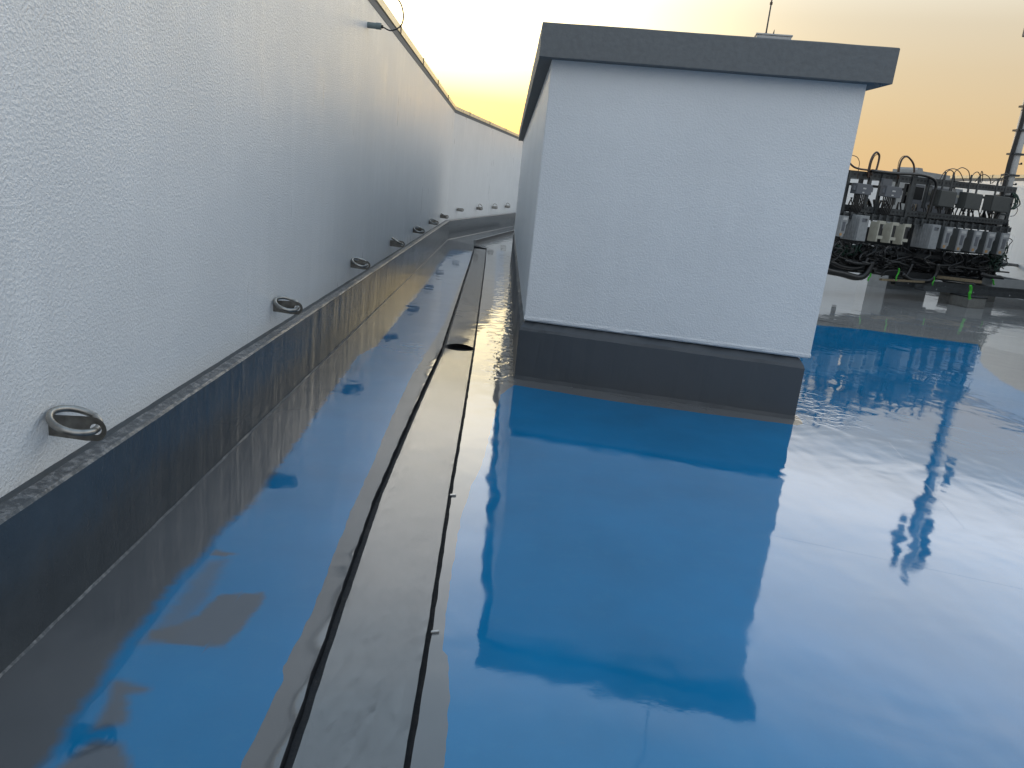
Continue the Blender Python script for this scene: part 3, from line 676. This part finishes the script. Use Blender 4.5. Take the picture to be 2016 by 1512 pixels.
ubox('control_box', 'mid grey control box with white labels near the block, left of a similar one', 'control box', 1687, 362, 1717, 383, .18, .14, MCTL, 'grey control boxes on the rack', extra=ctl)
ubox('control_box', 'mid grey control box with a white label under the second cable loop', 'control box', 1744, 367, 1775, 389, .18, .14, MCTL, 'grey control boxes on the rack', extra=ctl)
def plain(o, hw, H, d):
    bm = BM(); box(bm, -hw*.8, hw*.8, -.006, -.0005, H*.06, H*.94, .002); obj('cover', bm, MCTL, o)
ubox('backing_plate', 'flat grey plate just above the right control box', 'steel plate', 1735, 352, 1757, 369, .03, .03, MCTL, extra=plain)
def mod_cover(o, hw, H, d):
    bm = BM(); box(bm, -hw*.85, hw*.85, -.006, -.0005, H*.42, H*.58, .001); obj('label_strip', bm, MCREAM, o)
ubox('small_box', 'small beige box between the left and middle dark boxes', 'junction box', 1880, 372, 1893, 402, .03, .1, MUNIT, extra=mod_cover)
ubox('panel', 'pale upright panel behind the thick black cable in the middle of the rack', 'panel', 1821, 364, 1833, 398, -.1, .04, MUNIT, extra=mod_cover)
ubox('panel', 'dark upright cable duct left of the pale panel in the middle of the rack', 'panel', 1782, 362, 1800, 402, -.12, .06, MDKS, extra=mod_cover)
# pale metal housing behind the rack
P_ = rk(1840, 352, -1.2)
t = thing('metal_housing', 'low pale grey metal housing with a sloping end, seen behind the rack above its rail', 'metal housing', tuple(R0+ru*P_.x-rn*1.2), RZ)
bm = BM(); H_ = P_.z+.12; pts = [(-.85, 0), (.72, 0), (.72, H_-.22), (.58, H_-.08), (.56, H_), (-.48, H_), (-.52, H_+.06), (-.68, H_+.06), (-.70, H_), (-.85, H_)]
fr = [bm.verts.new((x, 0, z)) for x, z in pts]; bk = [bm.verts.new((x, .5, z)) for x, z in pts]
bm.faces.new(fr); bm.faces.new(bk[::-1])
for i in range(len(pts)): bm.faces.new((fr[i], fr[(i+1) % len(pts)], bk[(i+1) % len(pts)], bk[i]))
obj('casing', bm, MPALE, t)
bm = BM(); box(bm, -.80, .66, -.012, -.001, .3, H_-.3, .004); obj('access_panel', bm, MCTL, t)
# cable loops over the top rail
def cable(label, pts, r, mat, w=.06, group='cable loops over the rack'):
    bm = BM(); rtube(bm, pts, r, w); me_o = obj('cable', bm, mat, None, smooth=True, loc=R0); me_o.rotation_euler = (0, 0, RZ)
    return tag(me_o, label, 'cable', group)
cable('thick brown cable sagging onto the top rail at the block corner', [(1662, 308), (1672, 320), (1682, 329), (1695, 333), (1712, 336), (1716, 345)], .018, MBRN)
cable('thin brown cable hoop nearest the block corner', [(1668, 306), (1679, 306), (1688, 310), (1692, 320), (1690, 334), (1688, 352)], .007, MBRN)
cable('tall thick brown cable hoop, the narrow one left of the two biggest', [(1709, 350), (1710, 335), (1713, 320), (1719, 306), (1726, 300), (1731, 306), (1729, 320), (1724, 338)], .021, MBRN)
cable('thin cable following the inner side of the tall narrow hoop', [(1713, 352), (1713, 335), (1716, 320), (1722, 307), (1728, 304)], .008, MBRN)
cable('wide thick brown cable hoop above the second control box', [(1769, 352), (1770, 332), (1775, 315), (1784, 308), (1792, 313), (1799, 325), (1800, 345)], .019, MBRN)
cable('thin cable hoop just outside the wide thick one', [(1766, 356), (1767, 335), (1770, 318), (1777, 308), (1787, 307)], .007, MBRN)
cable('thick black cable running along the top rail and dropping in an S-bend', [(1716, 336), (1760, 341), (1801, 343), (1822, 346), (1838, 353), (1843, 365), (1838, 385), (1832, 405), (1825, 428), (1822, 440)], .03, MBLK, .10)
BL = [([(330, 590), (380, 500), (450, 430), (590, 400), (700, 470), (770, 630)], 'wide thin hoop above the left dark box, reaching right'), ([(370, 620), (440, 480), (520, 425), (590, 490), (600, 650)], 'small thin hoop right above the left dark box'),
      ([(590, 640), (600, 470), (680, 400), (760, 380), (860, 450), (880, 600)], 'tall thin hoop between the left and middle dark boxes'), ([(880, 640), (950, 500), (1030, 460), (1075, 540), (1080, 660)], 'thin hoop above the left half of the middle dark box'),
      ([(980, 640), (1070, 540), (1160, 505), (1250, 570), (1270, 680)], 'low wide thin hoop right of the middle dark box'), ([(1070, 640), (1080, 540), (1100, 450), (1122, 480), (1115, 600), (1100, 660)], 'very narrow upright hoop above the middle dark box'),
      ([(1290, 670), (1400, 590), (1500, 590), (1590, 640)], 'lowest flat hoop left of the mast'), ([(1400, 690), (1440, 600), (1480, 520), (1550, 485), (1610, 520)], 'thin hoop reaching up to the mast'),
      ([(1460, 690), (1480, 590), (1560, 520), (1600, 525)], 'thin hoop crossing behind the one at the mast')]
for i, (q, l) in enumerate(BL): cable('black cable, '+l, [(1816+x/9.45, 290+y/9.45) for x, y in q], .009, MBLK, .04+.02*(i % 3))
cable('thin black cable bowing out past the right end of the rack', [(1995, 400), (2001, 406), (2003, 415), (1997, 424), (1989, 426)], .008, MBLK)
cable('black cable curl at the lower right end of the rack', [(1976, 470), (1986, 469), (1993, 474), (1987, 482), (1984, 490), (1978, 505)], .009, MBLK)
cable('thick black cable bundle hanging in a deep belly below the left of the rack', [(1600, 520), (1629, 533), (1658, 539), (1683, 546), (1698, 544), (1709, 532), (1716, 516)], .065, MBLK, .30, 'low hanging cable bundles')
cable('second black cable sagging inside the deep belly below the left of the rack', [(1600, 510), (1635, 516), (1655, 524), (1680, 528), (1698, 524), (1708, 508)], .035, MBLK, .28, 'low hanging cable bundles')
cable('black cable bundle with a long low belly below the middle of the rack', [(1776, 540), (1790, 550), (1812, 553), (1830, 552), (1842, 540), (1846, 520)], .045, MBLK, .32, 'low hanging cable bundles')
cable('black cable dropping steeply left of the middle bundle', [(1796, 520), (1789, 535), (1780, 548), (1776, 553)], .03, MBLK, .30, 'low hanging cable bundles')
cable('thin black cable loop above the pale channel end', [(1735, 545), (1742, 535), (1760, 532), (1776, 536), (1784, 541)], .012, MBLK, .3, 'low hanging cable bundles')
cable('thick black cable pointing out at the right foot of the rack', [(1930, 540), (1950, 545), (1966, 546), (1973, 549)], .05, MBLK, .3, 'low hanging cable bundles')
# the uncountable mass of thin cables below the units
rnd = random.Random(3)
bm = BM()
for i in range(150):
    x = rnd.uniform(1625, 1955); y = 480+(x-1640)*.10; w = rnd.uniform(-.45, .3)
    p = [(x, y-6, w)]
    for k in range(4): p.append((x+rnd.uniform(-22, 22), y+6+k*10+rnd.uniform(-7, 5), w+rnd.uniform(-.1, .1)))
    rtube(bm, p, rnd.choice((.010, .014, .02)), 0, 5, 3)
for i in range(46):
    x = rnd.uniform(1620, 1930); y = 500+(x-1640)*.10+rnd.uniform(-6, 26); w = rnd.uniform(-.45, .35); p = []
    for k in range(5): p.append((x+k*rnd.uniform(8, 22), y+k*1.6+rnd.uniform(-5, 5), w))
    rtube(bm, p, rnd.choice((.014, .02, .028)), 0, 5, 3)
for i in range(70):
    x = rnd.uniform(1655, 1975); y = 385+(x-1640)*.10; w = rnd.uniform(-.4, -.02)
    rtube(bm, [(x, y, w), (x+rnd.uniform(-8, 6), y+16, w), (x-rnd.uniform(0, 14), y+36, w)], rnd.choice((.01, .016, .024)), 0, 5, 3)
for v in bm.verts: v.co.z = max(v.co.z, .03)
o = obj('cable_tangle', bm, MBLK, None, smooth=True, loc=R0); o.rotation_euler = (0, 0, RZ); tag(o, 'tangle of black cables under and behind the units', 'cables', kind='stuff')
bm = BM()
for i in range(26):
    x = rnd.uniform(1950, 1975); y = rnd.uniform(478, 520); p = [(x+8, y-12, .12)]
    for k in range(4): p.append((x+rnd.uniform(-14, 12), y+k*7, .12+rnd.uniform(-.15, .15)))
    rtube(bm, p, .012, 0, 5, 3)
for i in range(14):
    x = rnd.uniform(1640, 1700); rtube(bm, [(x, 482, .1), (x+rnd.uniform(-9, 12), 492, .12), (x+rnd.uniform(-12, 16), 504, .1)], .012, 0, 5, 3)
for i in range(6):
    x = rnd.uniform(1996, 2006); rtube(bm, [(x-6, 380, .1), (x+rnd.uniform(-3, 6), 388, .12), (x+rnd.uniform(-6, 6), 402, .1), (x-8, 412, .1)], .014, 0, 5, 3)
o = obj('green_cables', bm, MGRN, None, smooth=True, loc=R0); o.rotation_euler = (0, 0, RZ); tag(o, 'tangle of dark green cables at the right end and lower left of the rack', 'cables', kind='stuff')
# footing block, channels, boards, straps
def low_prism(name, label, cat, mat, a, b, z0, z1, wid, group=None):
    """beam between two ground points"""
    a = Vector(a); b = Vector(b); d_ = b-a; t = thing(name, label, cat, (a.x, a.y, z0), math.atan2(d_.y, d_.x), group); bm = BM(); h = z1-z0
    box(bm, 0, d_.length, -wid/2, wid/2, 0, h*.18, .003); box(bm, 0, d_.length, -wid/2, -wid/2+.012, h*.182, h, 0); box(bm, 0, d_.length, wid/2-.012, wid/2, h*.182, h, 0)
    obj('channel', bm, mat, t)
    s = .3
    while s < d_.length and cat != 'board': bm = BM(); tube(bm, [(s, -wid/2-.008, h*.5), (s, -wid/2+.002, h*.5)], .012, 8); obj('bolt', bm, MPALE, t); s += .9
    return t
tf = thing('footing_block', 'square concrete footing block under the steel channels, nearest the camera', 'concrete block', (9.42, 15.02, 0), .30)
bm = BM(); box(bm, 0, .46, 0, .46, .0, .20, .01); obj('block', bm, MCONC, tf)
bm = BM(); box(bm, -.005, .47, -.012, .47, .202, .225, .004); obj('bearing_pad', bm, MDKS, tf)
low_prism('steel_channel', 'long flat grey steel channel lying on the footing block, nearest the camera', 'steel channel', MGALV, (8.55, 15.35), (13.0-.3, 16.2), .23, .33, .26, 'steel channels under the rack')
low_prism('steel_channel', 'upper grey steel channel stacked just behind the nearest one', 'steel channel', MGALV, (8.2, 15.75), (12.65, 16.55), .23, .38, .16, 'steel channels under the rack')
low_prism('cable_duct', 'pale grey ducting running from the foot of the rack to the right wall', 'cable duct', MPALE, (10.9, 16.9), (12.65, 17.3), .34, .52, .30)
low_prism('timber_board', 'thin pale board slanting down from under the rack to the channel ends', 'board', MTIM, (7.55, 15.0), (8.75, 15.6), .36, .40, .06, 'boards under the rack')
low_prism('timber_board', 'pale board slanting under the middle of the rack', 'board', MTIM, (9.1, 16.3), (10.2, 16.0), .44, .50, .08, 'boards under the rack')
def footer(px, py, s, label):
    P = rk(px, py, .2); o = thing('footing_block', label, 'concrete block', tuple(R0+ru*P.x+rn*P.y*-1), RZ, 'footing blocks of the rack'); o.location.z = 0
    bm = BM(); box(bm, -s/2, s/2, -.1, .9, 0, .28, .01); obj('block', bm, MCONC, o)
    bm = BM(); box(bm, -s/2-.01, s/2+.01, -.11, .91, .282, .31, .003); obj('bearing_pad', bm, MDKS, o)
footer(1945, 560, .5, 'dark concrete footing block directly under the right foot of the rack')
def strap(label, p0, p1, wd, w):
    A = rk(p0[0], p0[1], w); B = rk(p1[0], p1[1], w); bm = BM()
    pts = smoothpath([A, A.lerp(B, .35)+Vector((.02, 0, 0)), A.lerp(B, .7)-Vector((.015, 0, 0)), B], 5)
    tube(bm, pts, lambda i: wd*(.7+.5*abs(noise.noise(Vector((i*.7, p0[0], 0))))), 6)
    o = obj('green_strap', bm, MTIE, None, loc=R0); o.rotation_euler = (0, 0, RZ); tag(o, label, 'strap', 'bright green straps')
strap('thick bright green strap knotted round the steel channels above the footing block', (1911, 562), (1909, 588), 0.034, 1.35)
strap('bright green strap hanging over the middle black cable bundle', (1839, 545), (1836, 563), 0.017, .45)
strap('bright green strap beside the thin cable loop, right of the deep cable belly', (1770, 528), (1764, 552), 0.018, .45)
strap('bright green strap end right of the deep black cable belly', (1714, 538), (1709, 553), 0.019, .4)
strap('small yellow-green strap end at the right foot of the rack', (1954, 550), (1957, 560), 0.021, .5)
bm = BM(); tube(bm, [rk(1972, 520, .2), rk(1990, 521, -.2), rk(2016, 524, -1.2), rk(2040, 527, -2.0)], .035, 10)
o = obj('wall_pipe', bm, MGALV, None, smooth=True, loc=R0); o.rotation_euler = (0, 0, RZ); tag(o, 'thin grey horizontal pipe running from the rack to the right wall', 'pipe')
# ------------------------------------------------------------------ antenna mast
mt = thing('antenna_mast', 'tall pale steel antenna mast with climbing pegs and black cables at the right edge', 'antenna mast', (11.12, 17.43, 0))
bm = BM(); tube(bm, [(0, 0, 0), (0, 0, 7.3)], .11, 16); obj('pole', bm, MLAB, mt, smooth=True)
bm = BM(); box(bm, -.2, .2, -.2, .2, 0, .03); obj('base_plate', bm, MGALV, mt)
for k in range(16):
    z = 1.7+k*.22; bm = BM(); s = -1 if k % 2 else 1; tube(bm, [(0, 0, z), (s*.11, -.07, z), (s*.15, -.07, z+.015)], lambda i: (.012, .012, .028)[i], 8); obj('peg', bm, MDKS, mt)
for j, dx in enumerate((-.17, -.21, -.14)):
    bm = BM(); tube(bm, smoothpath([(dx*.8-.05, -.10, 1.2), (dx*.7, -.12, 2.1), (dx*.8, -.10, 3.0), (dx*.6, -.1, 4.0), (dx, -.1, 5.0), (dx, -.1, 6.0)], 6), .026, 8); obj('cable', bm, MBLK, mt, smooth=True)
for z in (1.9, 2.3, 2.75, 3.2, 3.7, 4.2): bm = BM(); box(bm, -.13, .13, -.15, .12, z, z+.04, .004); obj('clamp', bm, MGALV, mt)
for (x, y, z0, z1, wd, lb) in ((-.50, -.15, 5.55, 6.95, .17, 'left panel antenna'), (.20, -.12, 5.5, 6.9, .20, 'right panel antenna'), (.42, 0, 4.0, 4.75, .16, 'small antenna'), (.02, -.14, 5.05, 5.35, .30, 'bracket box')):
    bm = BM(); box(bm, x-wd/2, x+wd/2, y-.06, y+.06, z0, z1, .02); obj('panel_antenna', bm, MUNIS, mt)
for q in ([(-.42, -.1, 5.7), (0, 0, 5.7), (.16, -.08, 5.7)], [(-.42, -.1, 6.7), (0, 0, 6.7), (.16, -.08, 6.7)], [(.42, 0, 4.1), (0, 0, 4.1)], [(.42, 0, 4.65), (0, 0, 4.65)], [(0, 0, 3.75), (.3, 0, 3.9), (.42, 0, 4.1)]):
    bm = BM(); tube(bm, q, .022, 8); obj('mounting_arm', bm, MGALV, mt)
# ------------------------------------------------------------------ floor details: fine seam ridges and small dimples in the paint film
bm = BM()
for pts in ([(2.44, 2.98), (1.377, 3.314), (.5, 3.55)], [(2.55, 3.61), (2.866, 5.056)], [(4.7, 12.6), (8.6, 12.0)], [(4.9, 11.9), (8.9, 11.2)]):
    pts = [Vector((p[0], p[1], .0)) for p in pts]; pp = smoothpath(pts, 12)
    L_ = []; 
    for i, p in enumerate(pp):
        t = (pp[min(i+1, len(pp)-1)]-pp[max(0, i-1)]).normalized(); n_ = Vector((-t.y, t.x, 0)); w = .004
        L_.append([bm.verts.new(p+n_*w+Vector((0, 0, -.001))), bm.verts.new(p+Vector((0, 0, .0006))), bm.verts.new(p-n_*w+Vector((0, 0, -.001)))])
    for a, b in zip(L_, L_[1:]):
        for j in range(2): bm.faces.new((a[j], a[j+1], b[j+1], b[j]))
tag(obj('floor_seam', bm, MBLUE, smooth=True), kind='structure')
